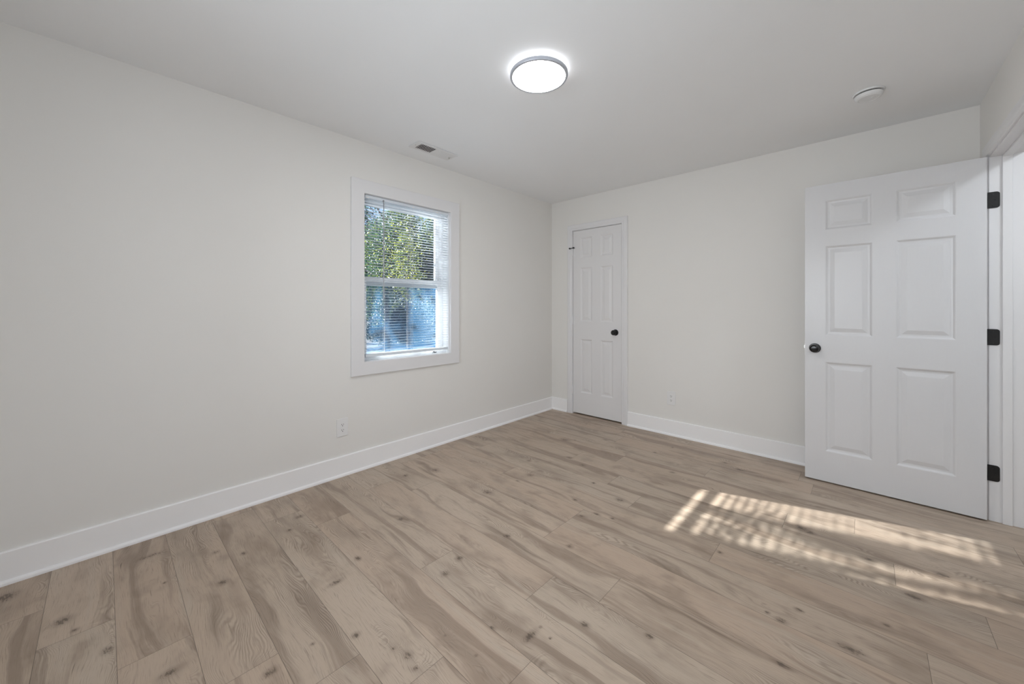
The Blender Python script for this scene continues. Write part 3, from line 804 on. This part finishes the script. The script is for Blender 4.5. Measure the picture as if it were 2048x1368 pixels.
outlet((0.0, -2.485, 0.345), math.pi / 2, 'white duplex wall outlet below the window')
outlet((1.403, 0.0, 0.348), 0, 'white duplex wall outlet between the two doors')

# ------------------------------------------------------------------ the yard outside the window
bm = bmesh.new(); box(bm, (-45, -40, -0.75), (-WT, 30, -0.60))
struct('ground', bm, M['ground'], 'gravel yard outside the window', 'ground')

def crown_mesh(name, seed, centre, radii, n, size, tone, shell=0.35, gap=None):
    """leaf blades scattered through blobs; each blade a folded pointed oval"""
    g = np.random.default_rng(seed)
    unit = lambda k, bias=0.0: (lambda d: d / np.linalg.norm(d, axis=1, keepdims=True))(g.normal(size=(k, 3)) + np.array([0, 0, bias]))
    R = np.array(radii)
    bc = unit(16) * R * g.uniform(0.2, 0.75, (16, 1)); br = g.uniform(0.35, 0.6, 16)
    m = int(n * 1.6)
    w = g.integers(0, 16, m)
    P = np.array(centre) + bc[w] + unit(m) * (g.random((m, 1)) ** shell) * R * br[w][:, None]
    keep = P[:, 2] > -0.5
    if gap is not None: keep &= ~gap(P, g)
    P = P[keep][:n]; k = len(P)
    S = (size * g.uniform(0.6, 1.25, k))[:, None]
    nn = unit(k, 0.5); a = np.cross(nn, unit(k)); a /= np.linalg.norm(a, axis=1, keepdims=True); b = np.cross(nn, a)
    f = nn * S * 0.12
    V = np.stack([P - a * S * .5, P - a * S * .1 + b * S * .26 + f, P + a * S * .5, P - a * S * .1 - b * S * .26 + f, P - a * S * .05], 1).reshape(-1, 3)
    i0 = np.arange(k)[:, None, None] * 5
    F = (i0 + np.array([(0, 4, 1), (4, 2, 1), (0, 3, 4), (4, 3, 2)])[None]).reshape(-1, 3)
    me = bpy.data.meshes.new(name); me.from_pydata(V.tolist(), [], F.tolist()); me.update()
    at = me.attributes.new('leaf_tone', 'FLOAT', 'POINT')
    at.data.foreach_set('value', np.repeat(np.clip(g.normal(tone, 0.28, k), 0, 1), 5).astype(np.float32))
    return me

def tree(x, y, h_tr, r_tr, cz, radii, n, size, tone, mat, label, cat='tree', seed=1, lean=(0, 0), gap=None, branches=6, name='tree'):
    rng = random.Random(seed)
    root = tag(empty(name, (x, y, -0.6)), label, cat, 'trees outside the window')
    bm = bmesh.new()
    top = Vector((lean[0], lean[1], h_tr + 0.6))
    pts = [Vector((0, 0, 0)), top * 0.33 + Vector((rng.uniform(-.05, .05), rng.uniform(-.05, .05), 0)), top * 0.66 + Vector((rng.uniform(-.08, .08), rng.uniform(-.08, .08), 0)), top]
    tube(bm, pts, [r_tr * 1.25, r_tr, r_tr * 0.8, r_tr * 0.35], 12)
    for i in range(branches):
        s = top * rng.uniform(0.45, 0.95); a = rng.uniform(0, 6.28); L = rng.uniform(0.5, 0.9)
        e = s + Vector((math.cos(a) * radii[0] * L, math.sin(a) * radii[1] * L, radii[2] * rng.uniform(0.1, 0.6)))
        tube(bm, [s, s * 0.5 + e * 0.5 + Vector((0, 0, rng.uniform(0, .15))), e], [r_tr * 0.4, r_tr * 0.25, r_tr * 0.08], 7)
    obj('trunk', bm, M['bark'], root, smooth=60)
    me = crown_mesh('crown', seed, (lean[0], lean[1], cz + 0.6), radii, n, size, tone, gap=(lambda P, g: gap(P + np.array([x, y, -0.6]), g)) if gap else None)
    me.materials.append(mat)
    o = bpy.data.objects.new('crown', me); C.objects.link(o); o.parent = root
    return root

tree(-5.0, 1.20, 3.2, 0.03, 2.4, (0.9, 0.85, 1.3), 3200, 0.055, 0.55, M['leaf'], 'yellow-green young tree nearest the window pane', seed=4)
tree(-8.3, 2.45, 4.2, 0.08, 2.9, (1.2, 1.25, 2.1), 26000, 0.065, 0.12, M['leaf'], 'green tree behind the yellow-green young tree', seed=15)
tree(-11.8, 5.4, 4.6, 0.09, 3.2, (1.3, 1.6, 2.4), 26000, 0.085, 0.15, M['leaf'], 'taller green tree further back, right of the window view', seed=9)
tree(-16.5, 10.2, 5.0, 0.14, 3.4, (2.0, 1.8, 3.8), 24000, 0.15, 0.4, M['leaf_dark'], 'dark tree furthest back, right of the window view', seed=21)
tree(-16.5, 5.0, 5.0, 0.14, 3.4, (2.0, 1.8, 3.8), 24000, 0.15, 0.4, M['leaf_dark'], 'dark tree furthest back, left of the window view', seed=23)
# the tree between the low sun and the window, whose leaves dapple the light on the floor
def dapple(P, g):
    """where the crown thins out so that flecks of sun get through to the floor"""
    fx = P[:, 0] + P[:, 2] / 0.413; t_ = P[:, 1] - 0.315 * P[:, 0] + 0.315 * 1.94
    zone = (fx > 1.75) & (fx < 3.18) & (t_ > -1.75) & (t_ < -0.82)
    opn = np.where(fx < 2.03, (t_ > -1.36) | (t_ < -1.46), (t_ > -1.19) | ((t_ < -1.43) & (fx > 2.2)))
    return zone & (g.random(len(P)) < np.where(opn, np.where((fx > 2.03) & (fx < 2.6) & (t_ > -1.03), 0.78, 0.94), 0.0))
tree(-6.0, -4.75, 4.6, 0.06, 3.80, (0.8, 0.9, 0.85), 3000, 0.09, 0.5, M['leaf'], 'sparse tree standing between the sun and the window', seed=33, branches=4, lean=(0.0, 0.9), gap=dapple)
# low hedge along the yard
hr = tag(empty('hedge', (-14.2, 6.2, -0.6)), 'dense dark hedge low behind the trees', 'hedge')
me = crown_mesh('foliage', 77, (0, 0, 0.9), (0.5, 3.6, 1.15), 26000, 0.09, 0.3, shell=0.6)
me.materials.append(M['leaf_dark']); o = bpy.data.objects.new('foliage', me); C.objects.link(o); o.parent = hr
